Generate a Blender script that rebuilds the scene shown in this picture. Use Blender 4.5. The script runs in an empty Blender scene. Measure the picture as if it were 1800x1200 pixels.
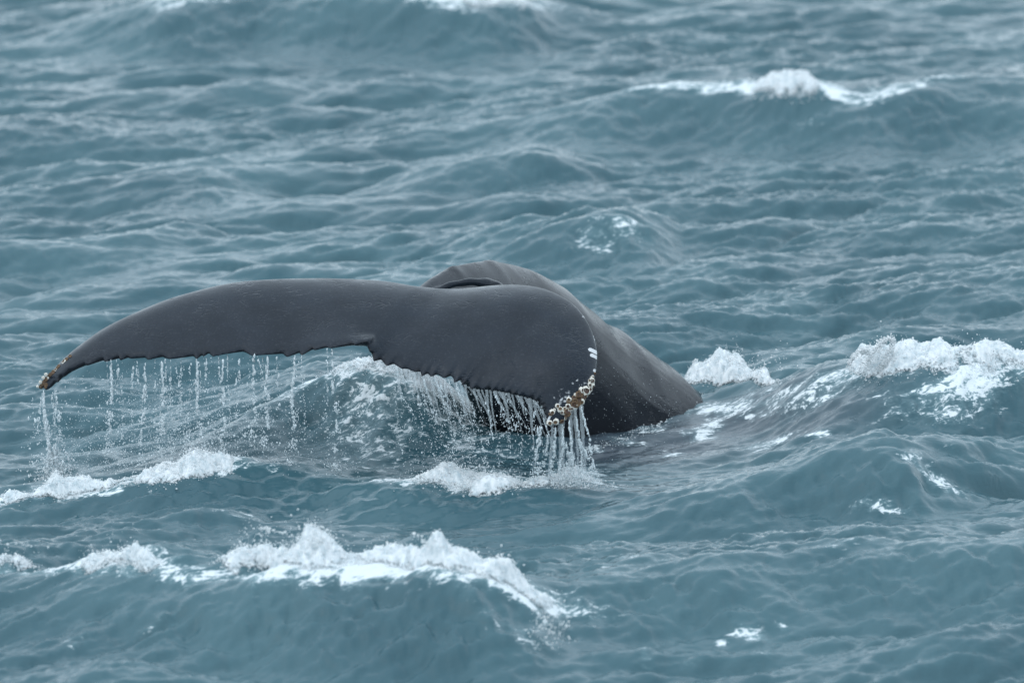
import bpy, bmesh, math, random
import numpy as np
from mathutils import Vector
from mathutils.bvhtree import BVHTree

# ------------------------------------------------------------------ camera, sky, sun, exposure
S = bpy.context.scene
COL = S.collection
D, PITCH = 55.0, math.radians(11.5)
CAM = np.array([0.0, -D, D * math.tan(PITCH)])
LENS = 229.5
FPX = LENS / 36.0 * 1800.0
cd = bpy.data.cameras.new('camera'); cam = bpy.data.objects.new('camera', cd); COL.objects.link(cam)
cam.location = CAM; cam.rotation_euler = (math.pi / 2 - PITCH, 0, 0)
cd.lens = LENS; cd.sensor_width = 36; cd.clip_start = 0.5; cd.clip_end = 20000
cd.dof.use_dof = True; cd.dof.focus_distance = 51.0; cd.dof.aperture_fstop = 1.5
S.camera = cam

SUN_EL, SUN_AZ = 58.0, -140.0          # azimuth from +Y (away) towards -X (left)
w = bpy.data.worlds.new('World'); S.world = w; w.use_nodes = True
nt = w.node_tree; nt.nodes.clear()
sky = nt.nodes.new('ShaderNodeTexSky'); sky.sky_type = 'NISHITA'; sky.sun_disc = False
sky.sun_elevation = math.radians(SUN_EL); sky.sun_rotation = math.radians(SUN_AZ)
sky.air_density = 1.0; sky.dust_density = 2.0; sky.ozone_density = 1.5
hs = nt.nodes.new('ShaderNodeHueSaturation'); hs.inputs['Saturation'].default_value = 0.62
bg = nt.nodes.new('ShaderNodeBackground'); bg.inputs['Strength'].default_value = 0.15
wo = nt.nodes.new('ShaderNodeOutputWorld')
cl_ = nt.nodes.new('ShaderNodeMix'); cl_.data_type = 'RGBA'; cl_.inputs[0].default_value = .72; cl_.inputs[7].default_value = (6.6, 7.8, 8.7, 1)   # closed cloud cover
nt.links.new(sky.outputs[0], hs.inputs['Color']); nt.links.new(hs.outputs[0], cl_.inputs[6]); nt.links.new(cl_.outputs[2], bg.inputs['Color'])
nt.links.new(bg.outputs[0], wo.inputs['Surface'])
sl = bpy.data.lights.new('sun', 'SUN'); sl.energy = 0.5; sl.angle = math.radians(100); sl.color = (1, .99, .97)
sun = bpy.data.objects.new('sun', sl); COL.objects.link(sun)
az, el = math.radians(SUN_AZ), math.radians(SUN_EL)
sdir = Vector((math.sin(az) * math.cos(el), math.cos(az) * math.cos(el), math.sin(el)))
sun.rotation_euler = sdir.to_track_quat('Z', 'Y').to_euler()
vs = S.view_settings; vs.view_transform = 'Standard'; vs.look = 'None'; vs.gamma = 1; vs.use_curve_mapping = False
vs.exposure = 0.33

# ------------------------------------------------------------------ helpers
FW = np.array([0, math.cos(PITCH), -math.sin(PITCH)]); UP = np.array([0, math.sin(PITCH), math.cos(PITCH)])
RT = np.array([1.0, 0, 0])

def ray(px, py):
    px = np.asarray(px, float); py = np.asarray(py, float)
    return FW * FPX + RT * (px - 900)[..., None] + UP * (600 - py)[..., None]

def at_y(px, py, y):
    d = ray(px, py); t = (np.asarray(y) - CAM[1]) / d[..., 1]
    return CAM + d * t[..., None]

def at_z(px, py, z):
    d = ray(px, py); t = (np.asarray(z) - CAM[2]) / d[..., 2]
    return CAM + d * t[..., None]

def project(P):
    v = P - CAM; q = v @ FW
    return 900 + FPX * (v @ RT) / q, 600 - FPX * (v @ UP) / q

def tag(o, label=None, cat=None, kind=None, group=None):
    if label: o['label'] = label
    if cat: o['category'] = cat
    if kind: o['kind'] = kind
    if group: o['group'] = group
    return o

def catmull(P, n):
    P = np.asarray(P, float); m = len(P)
    seg = np.linalg.norm(np.diff(P[:, :2], axis=0), axis=1)
    u = np.linspace(0, m - 1, n); i = np.minimum(u.astype(int), m - 2); f = (u - i)[:, None]
    Q = np.vstack([2 * P[0] - P[1], P, 2 * P[-1] - P[-2]])
    a, b, c, d = Q[i], Q[i + 1], Q[i + 2], Q[i + 3]
    return .5 * (2 * b + (c - a) * f + (2 * a - 5 * b + 4 * c - d) * f ** 2 + (3 * b - a - 3 * c + d) * f ** 3)

def sstep(a, b, x):
    t = np.clip((x - a) / (b - a), 0, 1); return t * t * (3 - 2 * t)

def mesh_np(name, V, F, mat, smooth=True, parent=None, attrs=None):
    me = bpy.data.meshes.new(name); V = np.ascontiguousarray(V, np.float32); F = np.ascontiguousarray(F, np.int32)
    k = F.shape[1]
    me.vertices.add(len(V)); me.vertices.foreach_set('co', V.ravel())
    me.loops.add(F.size); me.loops.foreach_set('vertex_index', F.ravel())
    me.polygons.add(len(F)); me.polygons.foreach_set('loop_start', np.arange(0, F.size, k, dtype=np.int32))
    me.polygons.foreach_set('use_smooth', np.full(len(F), smooth))
    me.update(calc_edges=True)
    for an, av in (attrs or {}).items():
        a = me.attributes.new(an, 'FLOAT', 'POINT'); a.data.foreach_set('value', np.ascontiguousarray(av, np.float32))
    if mat: me.materials.append(mat)
    o = bpy.data.objects.new(name, me); COL.objects.link(o)
    if parent: o.parent = parent
    return o

def grid_faces(nr, nc):
    i = np.arange((nr - 1) * nc).reshape(nr - 1, nc)[:, :-1].ravel()
    return np.stack([i, i + 1, i + nc + 1, i + nc], 1)

# tiles of random relief, made in Fourier space and sampled anywhere
class Tile:
    def __init__(s, L, N, seed, spec, rot=0.0):
        s.L, s.N = L, N
        rng = np.random.default_rng(seed)
        k1 = np.fft.fftfreq(N, L / N) * 2 * math.pi
        kx, ky = np.meshgrid(k1, k1, indexing='ij'); k = np.hypot(kx, ky); k[0, 0] = 1
        amp = np.sqrt(np.maximum(spec(kx, ky, k), 0)); amp[0, 0] = 0
        H = amp * (rng.standard_normal((N, N)) + 1j * rng.standard_normal((N, N)))
        z = np.fft.ifft2(H); s.h = z.real
        sc = 1 / s.h.std(); s.h = s.h * sc; H = H * sc
        s.dx = np.fft.ifft2(-1j * kx / k * H).real; s.dy = np.fft.ifft2(-1j * ky / k * H).real
        s.grad = math.sqrt(np.fft.ifft2(1j * kx * H).real.std() ** 2 + np.fft.ifft2(1j * ky * H).real.std() ** 2)
        s.c, s.s = math.cos(rot), math.sin(rot)
    def _samp(s, A, u, v):
        u = u / s.L * s.N; v = v / s.L * s.N
        i = np.floor(u).astype(int); j = np.floor(v).astype(int); f = u - i; g = v - j
        i %= s.N; j %= s.N; i2 = (i + 1) % s.N; j2 = (j + 1) % s.N
        return (A[i, j] * (1 - f) + A[i2, j] * f) * (1 - g) + (A[i, j2] * (1 - f) + A[i2, j2] * f) * g
    def flat(s, x, y):
        u = s.c * x + s.s * y; v = -s.s * x + s.c * y
        return s._samp(s.h, u, v)
    def chopped(s, x, y, amp, chop, it=3):
        u0 = s.c * x + s.s * y; v0 = -s.s * x + s.c * y
        u, v = u0, v0
        for _ in range(it):
            u, v = u0 - chop * amp * s._samp(s.dx, u, v), v0 - chop * amp * s._samp(s.dy, u, v)
        return amp * s._samp(s.h, u, v)

def wind_spec(lmax, lmin, direction, p, rot, power=4.0, floor=.03):
    wx, wy = direction; n = math.hypot(wx, wy); wx, wy = wx / n, wy / n
    c, s_ = math.cos(rot), math.sin(rot); ux, uy = c * wx + s_ * wy, -s_ * wx + c * wy
    kl, kh = 2 * math.pi / lmax, 2 * math.pi / lmin
    def f(kx, ky, k):
        ct = (kx * ux + ky * uy) / k
        return k ** -power * np.exp(-(kl / k) ** 3) * np.exp(-(k / kh) ** 2) * (np.abs(ct) ** p + floor)
    return f

iso = lambda lmax, lmin, pw: (lambda kx, ky, k: k ** -pw * np.exp(-(2 * math.pi / lmax / k) ** 2) * np.exp(-(k * lmin / 2 / math.pi) ** 2))
WIND = (0.52, -0.85)
T_A = Tile(29.0, 1024, 11, wind_spec(2.0, .10, WIND, 10.0, .5, 4.25, .003), .5)
T_B = Tile(11.3, 1024, 5, wind_spec(.5, .035, (0.50, -.87), 9.0, -.35, 3.5, .004), -.35)
T_S = Tile(9.0, 1024, 31, lambda kx, ky, k: (kx * kx * 60 + ky * ky + 500) ** -1.8 * np.exp(-(k / 160) ** 2), .61)   # streaks drawn down the wave faces
T_G = Tile(60.0, 256, 8, iso(9, 1.5, 4), .2)        # gusts: where ripples are stronger
T_H = Tile(7.3, 512, 77, iso(.7, .05, 4.2), .8)      # rounded heaps of foam
T_F = Tile(4.1, 1024, 21, iso(.5, .012, 3.0), .3)     # foam lumps

# ------------------------------------------------------------------ the sea surface
# crest: (px, py, height, foam)
CRESTS = [
 dict(p=[(-260,1010,.28,.5),(-100,1003,.32,.6),(0,1000,.36,.6),(80,1003,.38,.45),(150,1008,.40,.6),(230,1008,.42,.55),(300,1008,.45,.45),(380,1006,.5,.45),(430,1005,.52,.7),(520,998,.57,1),(640,998,.60,1),(760,996,.62,1),(840,1010,.58,1),(900,1035,.47,1),(955,1068,.3,.9),(1000,1085,.14,.5)], wf=.62, wb=1.2, ff=.20, fb=.30, calm=.75, soft=1.0),
 dict(p=[(240,800,.04,0),(350,760,.14,0),(450,715,.30,.15),(540,662,.46,.8),(610,648,.54,1),(680,648,.56,1),(735,664,.48,1),(785,685,.30,1),(825,705,.12,.6),(860,720,.03,.2)], wf=.62, wb=.9, ff=.22, fb=.3, calm=.7),
 dict(p=[(1200,690,.03,0),(1225,680,.14,.5),(1285,662,.26,.6),(1350,668,.28,.5),(1420,668,.30,.5),(1490,662,.33,.6),(1560,650,.38,.7),(1650,642,.40,.7),(1730,642,.40,.7),(1800,642,.40,.7),(1950,650,.4,.7)], wf=.5, wb=1.0, ff=.36, fb=.3, calm=.3),
 dict(p=[(1000,905,.05,0),(1130,885,.12,0),(1250,866,.20,0),(1400,832,.30,0),(1480,804,.40,.0),(1550,784,.48,.12),(1600,793,.42,.1),(1650,806,.30,.15),(1700,824,.18,.1),(1760,840,.06,0),(1800,848,.01,0)], wf=.5, wb=.8, ff=.2, fb=.1, calm=.3),
 dict(p=[(900,1060,.06,0),(1000,1040,.15,.1),(1100,1012,.22,.3),(1250,998,.27,.3),(1400,968,.33,.1),(1480,952,.38,.3),(1560,950,.38,0),(1650,948,.38,0),(1800,950,.36,0),(2000,960,.3,0)], wf=.55, wb=.9, ff=.1, fb=.06, calm=.4),
 dict(p=[(980,1085,.06,0),(1080,1062,.16,0),(1250,1046,.20,0),(1340,1058,.16,0),(1430,1080,.08,0),(1500,1095,.03,0)], wf=.4, wb=.6, ff=.1, fb=.1, calm=.4),
 dict(p=[(780,235,.06,0),(900,212,.18,0),(1000,192,.28,0),(1080,168,.36,.55),(1150,158,.38,.7),(1250,158,.40,.6),(1320,158,.44,.9),(1380,150,.50,1),(1440,166,.44,1),(1500,190,.34,.6),(1600,182,.32,.5),(1690,166,.32,.3),(1800,150,.34,0),(1960,140,.3,0)], wf=.75, wb=1.2, ff=.14, fb=.3, calm=.5),
 dict(p=[(80,60,.08,0),(200,20,.3,0),(290,2,.45,.6),(400,-8,.5,.5),(450,-12,.5,.1),(560,-12,.52,.1),(700,-10,.52,.2),(760,-6,.52,.8),(850,-6,.5,.8),(930,4,.42,.5),(980,22,.2,.3),(1060,56,.05,0)], wf=.8, wb=1.3, ff=.3, fb=.6, calm=.5),
 dict(p=[(760,440,.04,0),(880,418,.16,0),(960,398,.28,.1),(1040,374,.40,.2),(1100,372,.42,.25),(1145,390,.30,.25),(1200,420,.05,0)], wf=.6, wb=.8, ff=.5, fb=.1, calm=.1),
 dict(p=[(-300,905,.06,.5),(-100,892,.08,.7),(0,884,.10,.6),(100,872,.12,.7),(200,864,.15,.6),(290,848,.19,.6),(350,838,.22,.65),(400,836,.21,.6),(500,834,.19,.2),(600,838,.17,.1),(690,856,.14,.6),(800,858,.13,1),(900,858,.12,.9),(1000,846,.10,.8),(1060,848,.06,.6),(1120,850,.02,.1)], wf=.42, wb=.8, ff=.06, fb=.40, calm=-.5),
 dict(p=[(1300,775,.04,0),(1400,752,.14,0),(1500,728,.20,.1),(1600,706,.26,.4),(1700,692,.26,.8),(1750,697,.2,.7),(1790,720,.05,0)], wf=.4, wb=.6, ff=.35, fb=.12, calm=.1),
 dict(p=[(620,310,.03,0),(740,298,.14,0),(860,280,.24,0),(940,268,.28,0),(990,280,.2,0),(1080,310,.04,0)], wf=.6, wb=.8, ff=.1, fb=.1, calm=.3),
 dict(p=[(100,345,.03,0),(220,332,.14,0),(300,318,.22,0),(370,312,.24,0),(440,325,.16,0),(520,340,.03,0)], wf=.55, wb=.8, ff=.1, fb=.1, calm=.3),
 dict(p=[(-200,240,.1,0),(-50,232,.2,0),(60,215,.24,0),(150,208,.22,0),(230,225,.05,0)], wf=.7, wb=.9, ff=.1, fb=.1, calm=.3),
 dict(p=[(150,980,.03,0),(260,945,.10,0),(350,918,.17,0),(410,914,.16,0),(470,930,.05,0)], wf=.35, wb=.7, ff=.1, fb=.1, calm=.2),
 dict(p=[(-200,460,.12,0),(-50,447,.18,0),(120,440,.16,0),(260,428,.14,0),(380,420,.05,0)], wf=.5, wb=.8, ff=.1, fb=.1, calm=.2),
 dict(p=[(1450,560,.03,0),(1560,530,.12,0),(1680,505,.2,0),(1800,495,.2,0),(1950,490,.2,0)], wf=.6, wb=.9, ff=.1, fb=.1, calm=.2),
 dict(p=[(1350,240,.03,0),(1500,215,.1,0),(1650,212,.16,0),(1760,205,.2,0),(1900,200,.2,0)], wf=.6, wb=.9, ff=.1, fb=.1, calm=.2),
]
for c in CRESTS:
    P = np.array(c['p'], float); c['P'] = P
    q = at_z(P[:, 0], P[:, 1], P[:, 2])
    o = np.argsort(q[:, 0]); c['x'], c['y'] = q[o, 0], q[o, 1]; c['A'] = P[o, 2]; c['f'] = P[o, 3]
    xs = np.linspace(c['x'][0], c['x'][-1], 400)
    kern = np.hanning(41); kern /= kern.sum()
    def sm(v):
        r = np.interp(xs, c['x'], v); return np.convolve(np.pad(r, 20, 'edge'), kern, 'valid')
    c['xs'] = xs; c['ys'], c['As'] = sm(c['y']), sm(c['A']); c['fs'] = np.interp(xs, c['x'], c['f'])

# patches of thin foam lying on the water, and bright wave sparkles painted as foam: px, py, half-width, half-height, strength
PATCHES = [(1232,770,40,13,.72),(1256,744,26,16,.6),(1240,716,18,12,.5),(1350,782,62,9,.75),(1440,766,26,7,.7),(1180,800,45,8,.5),(1455,700,45,12,.6),(1400,684,80,16,.6),(1330,690,60,14,.5),(1212,700,26,10,.4),(1165,738,30,12,.35),(1090,780,46,10,.62),(1150,756,36,10,.62),(1200,722,24,10,.62),(1228,700,16,8,.6),(1040,792,30,8,.55),
 (1385,735,40,9,.35),(1320,1120,38,16,.85),(1375,1107,14,8,.5),(1135,1140,18,7,.6),(1265,1130,14,7,.6),(1350,1150,22,9,.45),(1215,1165,26,8,.35),(900,1105,70,36,.42),(960,1120,30,30,.45),
 (660,660,110,40,.55),(780,740,130,60,.55),(850,770,90,45,.4),(1660,690,90,28,.5),(1560,690,70,20,.35),(1640,845,62,22,.66),(1540,885,60,14,.58),  # last pair: light sparkles painted onto the peaked wave in foam colour
 (1100,392,46,22,.55),(1050,430,50,26,.5),(420,905,90,14,.28),(60,955,60,10,.22),(1420,215,34,12,.35),(1300,205,30,14,.3),(100,870,80,12,.6),(600,850,120,14,.28),(700,780,160,50,.25),
 (860,840,120,22,.75),(1010,830,60,22,.7),(1200,790,200,40,.18)]
PW = []

def crest_terms(x, y):
    h = np.zeros_like(x); foam = np.zeros_like(x); calm = np.zeros_like(x)
    for c in CRESTS:
        A = np.interp(x, c['xs'], c['As']); yc = np.interp(x, c['xs'], c['ys']); f = np.interp(x, c['xs'], c['fs'])
        lo, hi = c['xs'][0], c['xs'][-1]
        edge = sstep(lo - .7, lo + .2, x) * (1 - sstep(hi - .2, hi + .7, x))
        A = A * edge; f = f * edge
        d = y - yc
        wob = .06 * T_F.flat(x * .22, y * .22 + 3)
        d = d + wob
        fr = d < 0; wf = c['wf'] + c.get('soft', 0) * (1 - sstep(-3.0, -1.5, x))      # the left half of the near wave slopes more gently
        p = np.where(fr, 1 / (1 + np.abs(d / wf) ** 2.2), 1 / (1 + (d / c['wb']) ** 2))
        far = np.exp(-(d / 3.2) ** 4)
        h += A * p * far - np.where(fr, .22 * A * np.exp(-((d + 1.9 * c['wf']) / (.9 * c['wf'])) ** 2), 0)
        foam = np.maximum(foam, f * np.where(fr, np.exp(-(d / c['ff']) ** 2), np.exp(-(d / c['fb']) ** 2)))
        calm += (c['calm'] * .6 + .4) * np.exp(-((d + c['wf'] * 1.1) / (c['wf'] * 1.3)) ** 4) * np.clip(A / .3, 0, 1)
    for (cx, cy, rx, ry, st) in PW:
        foam = np.maximum(foam, st * np.exp(-((x - cx) / rx) ** 2 - ((y - cy) / ry) ** 2))
    return h, foam, calm

def sea(x, y, full=False):
    h, foam, calm = crest_terms(x, y)
    gust = np.clip(1 + .35 * T_G.flat(x, y), .4, 1.8)
    q = np.clip(1 - calm, .30, 1.6)
    # calmer glassy water in front of the tail
    # the water lies low where the back slides under it
    c0 = at_z(1140, 748, 0); m_ = np.exp(-(((x - c0[0]) / 1.25) ** 2 + ((y - c0[1]) / 2.3) ** 2) ** 2)
    h = h * (1 - .95 * m_) - .10 * m_
    slick = np.exp(-((x + .2) / 2.2) ** 2 - ((y + 7.3) / .9) ** 2)
    near = np.exp(-((x + .3) / 3.2) ** 2 - ((y + 6.2) / 2.2) ** 2)
    a = .062 * (1 - .5 * near)
    hA = T_A.chopped(x, y, 1.0 * a.mean(), 1.0, 4) / a.mean() * a
    hB = T_B.chopped(x, y, .0115, .9) * gust * (1.4 - .4 * sstep(-7.0, -3.0, y)) * (1 - .5 * slick)
    face = np.clip(calm, 0, 1.2)
    hS = .0105 * T_S.flat(x, y) * face * (1 + 1.0 * (1 - sstep(-3.0, -1.2, x)) * (y < -6))
    fade = 1 / (1 + (np.hypot(x, y) / 60) ** 2)
    z = h + (hA * np.clip(q, .1, 1.3) * (1 - .8 * m_) + hB * q * (1 - .3 * m_) + hS) * fade
    if full:
        ts = T_S.flat(x, y)
        foam = np.maximum(foam, .50 * sstep(1.3, 2.8, ts) * (1 - sstep(-2.6, -1.2, x)) * np.clip(face, 0, 1) * np.exp(-((y - float(CRESTS[0]['y'].mean())) / 2.2) ** 2))  # foam streaks that also paint in bright reflections on the near wave's left face
        return z, foam
    return z

def hit_sea(px, py, zmax=1.1, zmin=-.5, n=160):
    px = np.asarray(px, float); py = np.asarray(py, float); out = at_z(px, py, np.full(px.shape, zmin)); done = np.zeros(px.shape, bool)
    for z in np.linspace(zmax, zmin, n):
        q = at_z(px, py, np.full(px.shape, z)); h = sea(q[:, 0], q[:, 1]); k = (~done) & (h >= z); out[k] = q[k]; done |= k
    return out

for (px, py, rx, ry, st) in PATCHES:
    a_ = hit_sea([px, px + rx, px, px], [py, py, py - ry, py + ry])
    PW.append((a_[0][0], a_[0][1], abs(a_[1][0] - a_[0][0]), max(.06, abs(a_[2][1] - a_[3][1]) / 2), st * .78))

def axis(lo, hi, step, far, n, g=1.16):
    mid = np.arange(lo, hi, step); a, b = [], []
    s_, d = lo, step
    while s_ > -far: d *= g; s_ -= d; a.append(s_)
    s_, d = mid[-1], step
    while s_ < far: d *= g; s_ += d; b.append(s_)
    return np.array(a[::-1] + list(mid) + b)

gx = axis(-6.4, 6.4, .0155, 6000, 0)
yn = [-13.0]
while yn[-1] < 22: yn.append(yn[-1] + .030 + .020 * sstep(-6, 16, np.array(yn[-1])))
mid = np.array(yn); a, b = [], []
s_, d = mid[0], .04
while s_ > -400: d *= 1.16; s_ -= d; a.append(s_)
s_, d = mid[-1], .05
while s_ < 9000: d *= 1.16; s_ += d; b.append(s_)
gy = np.array(a[::-1] + list(mid) + b)
X, Y = np.meshgrid(gx, gy); X = X.ravel(); Y = Y.ravel()
Z, FOAM = sea(X, Y, True)
# dark back of the whale lying just under the surface
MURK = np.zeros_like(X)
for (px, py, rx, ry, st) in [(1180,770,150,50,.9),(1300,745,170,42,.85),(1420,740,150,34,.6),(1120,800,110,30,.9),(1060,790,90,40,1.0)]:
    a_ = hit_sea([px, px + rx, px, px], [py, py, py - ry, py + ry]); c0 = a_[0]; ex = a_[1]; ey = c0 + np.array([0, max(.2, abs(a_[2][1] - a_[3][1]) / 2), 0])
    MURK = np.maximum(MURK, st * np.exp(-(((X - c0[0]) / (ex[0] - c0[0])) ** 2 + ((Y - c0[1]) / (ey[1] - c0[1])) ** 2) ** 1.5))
FOAM = np.where(np.abs(X) > 40, 0, FOAM)

# ------------------------------------------------------------------ materials
def new_mat(name):
    m = bpy.data.materials.new(name); m.use_nodes = True; n = m.node_tree.nodes; n.clear()
    return m, n, m.node_tree.links

def node(n, t, **kw):
    r = n.new(t)
    for k, v in kw.items():
        if k in r.inputs: r.inputs[k].default_value = v
        else: setattr(r, k, v)
    return r

def math_n(n, l, op, a, b=None, clamp=False):
    r = n.new('ShaderNodeMath'); r.operation = op; r.use_clamp = clamp
    for i, v in enumerate((a, b)):
        if v is None: continue
        if isinstance(v, (int, float)): r.inputs[i].default_value = v
        else: l.new(v, r.inputs[i])
    return r.outputs[0]

def maprange(n, l, v, a, b, c=0, d=1):
    r = n.new('ShaderNodeMapRange'); r.interpolation_type = 'SMOOTHSTEP'
    l.new(v, r.inputs['Value'])
    for k, x in zip(('From Min', 'From Max', 'To Min', 'To Max'), (a, b, c, d)): r.inputs[k].default_value = x
    return r.outputs[0]

def mixc(n, l, f, a, b):
    r = n.new('ShaderNodeMix'); r.data_type = 'RGBA'
    if isinstance(f, (int, float)): r.inputs[0].default_value = f
    else: l.new(f, r.inputs[0])
    for i, v in ((6, a), (7, b)):
        if isinstance(v, tuple): r.inputs[i].default_value = (*v, 1)
        else: l.new(v, r.inputs[i])
    return r.outputs[2]

def mapped(n, l, scale, rot=(0, 0, 0)):
    tc = n.new('ShaderNodeTexCoord'); mp = n.new('ShaderNodeMapping')
    l.new(tc.outputs['Object'], mp.inputs['Vector']); mp.inputs['Scale'].default_value = scale; mp.inputs['Rotation'].default_value = rot
    return mp.outputs[0]

def noise(n, l, vec, scale, detail=4, rough=.55, dist=0):
    r = n.new('ShaderNodeTexNoise'); l.new(vec, r.inputs['Vector'])
    r.inputs['Scale'].default_value = scale; r.inputs['Detail'].default_value = detail; r.inputs['Roughness'].default_value = rough; r.inputs['Distortion'].default_value = dist
    return r.outputs['Fac']

def sea_mat():
    m, n, l = new_mat('sea_water')
    out = node(n, 'ShaderNodeOutputMaterial')
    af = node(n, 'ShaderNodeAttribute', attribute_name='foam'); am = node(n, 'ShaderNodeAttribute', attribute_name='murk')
    v1 = mapped(n, l, (1, .55, 1.0), (0, 0, .4))
    big = noise(n, l, v1, .55, 3)
    deep = mixc(n, l, maprange(n, l, big, .35, .68), (.039, .099, .123), (.058, .129, .154))
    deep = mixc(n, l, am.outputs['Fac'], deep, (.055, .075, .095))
    # fine ripples
    v2 = mapped(n, l, (4.0, 1, 2.0), (0, 0, .55)); v2.node.vector_type = 'TEXTURE'
    r1 = noise(n, l, v2, 19, 5, .6, .25)
    r2 = noise(n, l, v2, 70, 3, .6)
    hsum = math_n(n, l, 'ADD', r1, math_n(n, l, 'MULTIPLY', r2, .25))
    b = node(n, 'ShaderNodeBump', Strength=.5, Distance=.013); l.new(hsum, b.inputs['Height'])
    wat = node(n, 'ShaderNodeBsdfPrincipled', Roughness=.07, IOR=1.333)
    l.new(deep, wat.inputs['Base Color']); l.new(b.outputs[0], wat.inputs['Normal'])
    # foam: lacy where thin, whole where thick
    v3 = mapped(n, l, (2.0, 1, 1), (0, 0, .55)); v3.node.vector_type = 'TEXTURE'
    f1 = noise(n, l, v3, 9, 8, .72, .6)
    f2 = noise(n, l, v3, 34, 4, .6, .4)
    fn = math_n(n, l, 'ADD', math_n(n, l, 'MULTIPLY', f1, .85), math_n(n, l, 'MULTIPLY', f2, .3))
    fs = maprange(n, l, fn, .36, .80)
    cov = af.outputs['Fac']
    mask = maprange(n, l, math_n(n, l, 'ADD', fs, math_n(n, l, 'MULTIPLY', cov, .95)), .90, 1.16, 0, .95)
    mask = math_n(n, l, 'MULTIPLY', mask, maprange(n, l, cov, .03, .22))
    # milky water full of bubbles round the foam
    milk = maprange(n, l, math_n(n, l, 'ADD', cov, math_n(n, l, 'MULTIPLY', fs, .55)), .40, 1.15, 0, .60)
    milk = math_n(n, l, 'MULTIPLY', milk, maprange(n, l, cov, .03, .3))
    deep2 = mixc(n, l, milk, deep, (.34, .50, .54)); l.new(deep2, wat.inputs['Base Color'])
    fo = node(n, 'ShaderNodeBsdfPrincipled', Roughness=.6); fo.inputs['Base Color'].default_value = (.74, .80, .83, 1)
    fb = node(n, 'ShaderNodeBump', Strength=.7, Distance=.03); l.new(fn, fb.inputs['Height']); l.new(fb.outputs[0], fo.inputs['Normal'])
    mx = node(n, 'ShaderNodeMixShader'); l.new(mask, mx.inputs[0]); l.new(wat.outputs[0], mx.inputs[1]); l.new(fo.outputs[0], mx.inputs[2])
    l.new(mx.outputs[0], out.inputs['Surface'])
    return m

def foam_mat(lacy=False, fine=False):
    m, n, l = new_mat('heaped_foam' if lacy else 'white_spray' if fine else 'white_foam')
    out = node(n, 'ShaderNodeOutputMaterial'); p = node(n, 'ShaderNodeBsdfPrincipled', Roughness=.55); p.inputs['Subsurface Weight'].default_value = .9; p.inputs['Subsurface Radius'].default_value = (1, 1, 1); p.inputs['Subsurface Scale'].default_value = .035
    v = mapped(n, l, (1, 1, 1))
    f = noise(n, l, v, 16, 6, .65); f2 = noise(n, l, v, 90, 3, .6)
    col = mixc(n, l, maprange(n, l, f, .3, .62), (.50, .59, .63), (.82, .86, .88)); l.new(col, p.inputs['Base Color'])  # blue-grey mottling paints inner shading into the foam colour
    b = node(n, 'ShaderNodeBump', Strength=.6, Distance=.012); l.new(f2, b.inputs['Height']); l.new(b.outputs[0], p.inputs['Normal'])
    tr = node(n, 'ShaderNodeBsdfTranslucent'); tr.inputs['Color'].default_value = (.8, .88, .9, 1)
    mx = node(n, 'ShaderNodeMixShader', Fac=.10); l.new(p.outputs[0], mx.inputs[1]); l.new(tr.outputs[0], mx.inputs[2])
    if fine:
        p.inputs['Subsurface Weight'].default_value = 0; mx.inputs[0].default_value = .45; tr.inputs['Color'].default_value = (.92, .95, .96, 1)
        for lk in list(p.inputs['Base Color'].links): l.remove(lk)
        p.inputs['Base Color'].default_value = (.90, .92, .93, 1)
    if lacy:        # thin foam is full of holes
        at = node(n, 'ShaderNodeAttribute', attribute_name='thick'); f3 = noise(n, l, v, 42, 5, .7, .4)
        al = maprange(n, l, math_n(n, l, 'ADD', at.outputs['Fac'], math_n(n, l, 'MULTIPLY', math_n(n, l, 'SUBTRACT', f3, .5), .15)), -.008, .034)
        tp = node(n, 'ShaderNodeBsdfTransparent'); m2 = node(n, 'ShaderNodeMixShader'); l.new(al, m2.inputs[0]); l.new(tp.outputs[0], m2.inputs[1]); l.new(mx.outputs[0], m2.inputs[2]); mx = m2
    l.new(mx.outputs[0], out.inputs['Surface']); return m

def drop_mat(name, alpha):
    m, n, l = new_mat(name)
    out = node(n, 'ShaderNodeOutputMaterial'); p = node(n, 'ShaderNodeBsdfPrincipled', Roughness=.12, IOR=1.333)
    p.inputs['Base Color'].default_value = (.74, .81, .84, 1)
    tr = node(n, 'ShaderNodeBsdfTransparent'); mx = node(n, 'ShaderNodeMixShader', Fac=alpha)
    l.new(tr.outputs[0], mx.inputs[1]); l.new(p.outputs[0], mx.inputs[2])
    l.new(mx.outputs[0], out.inputs['Surface']); return m

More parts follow.
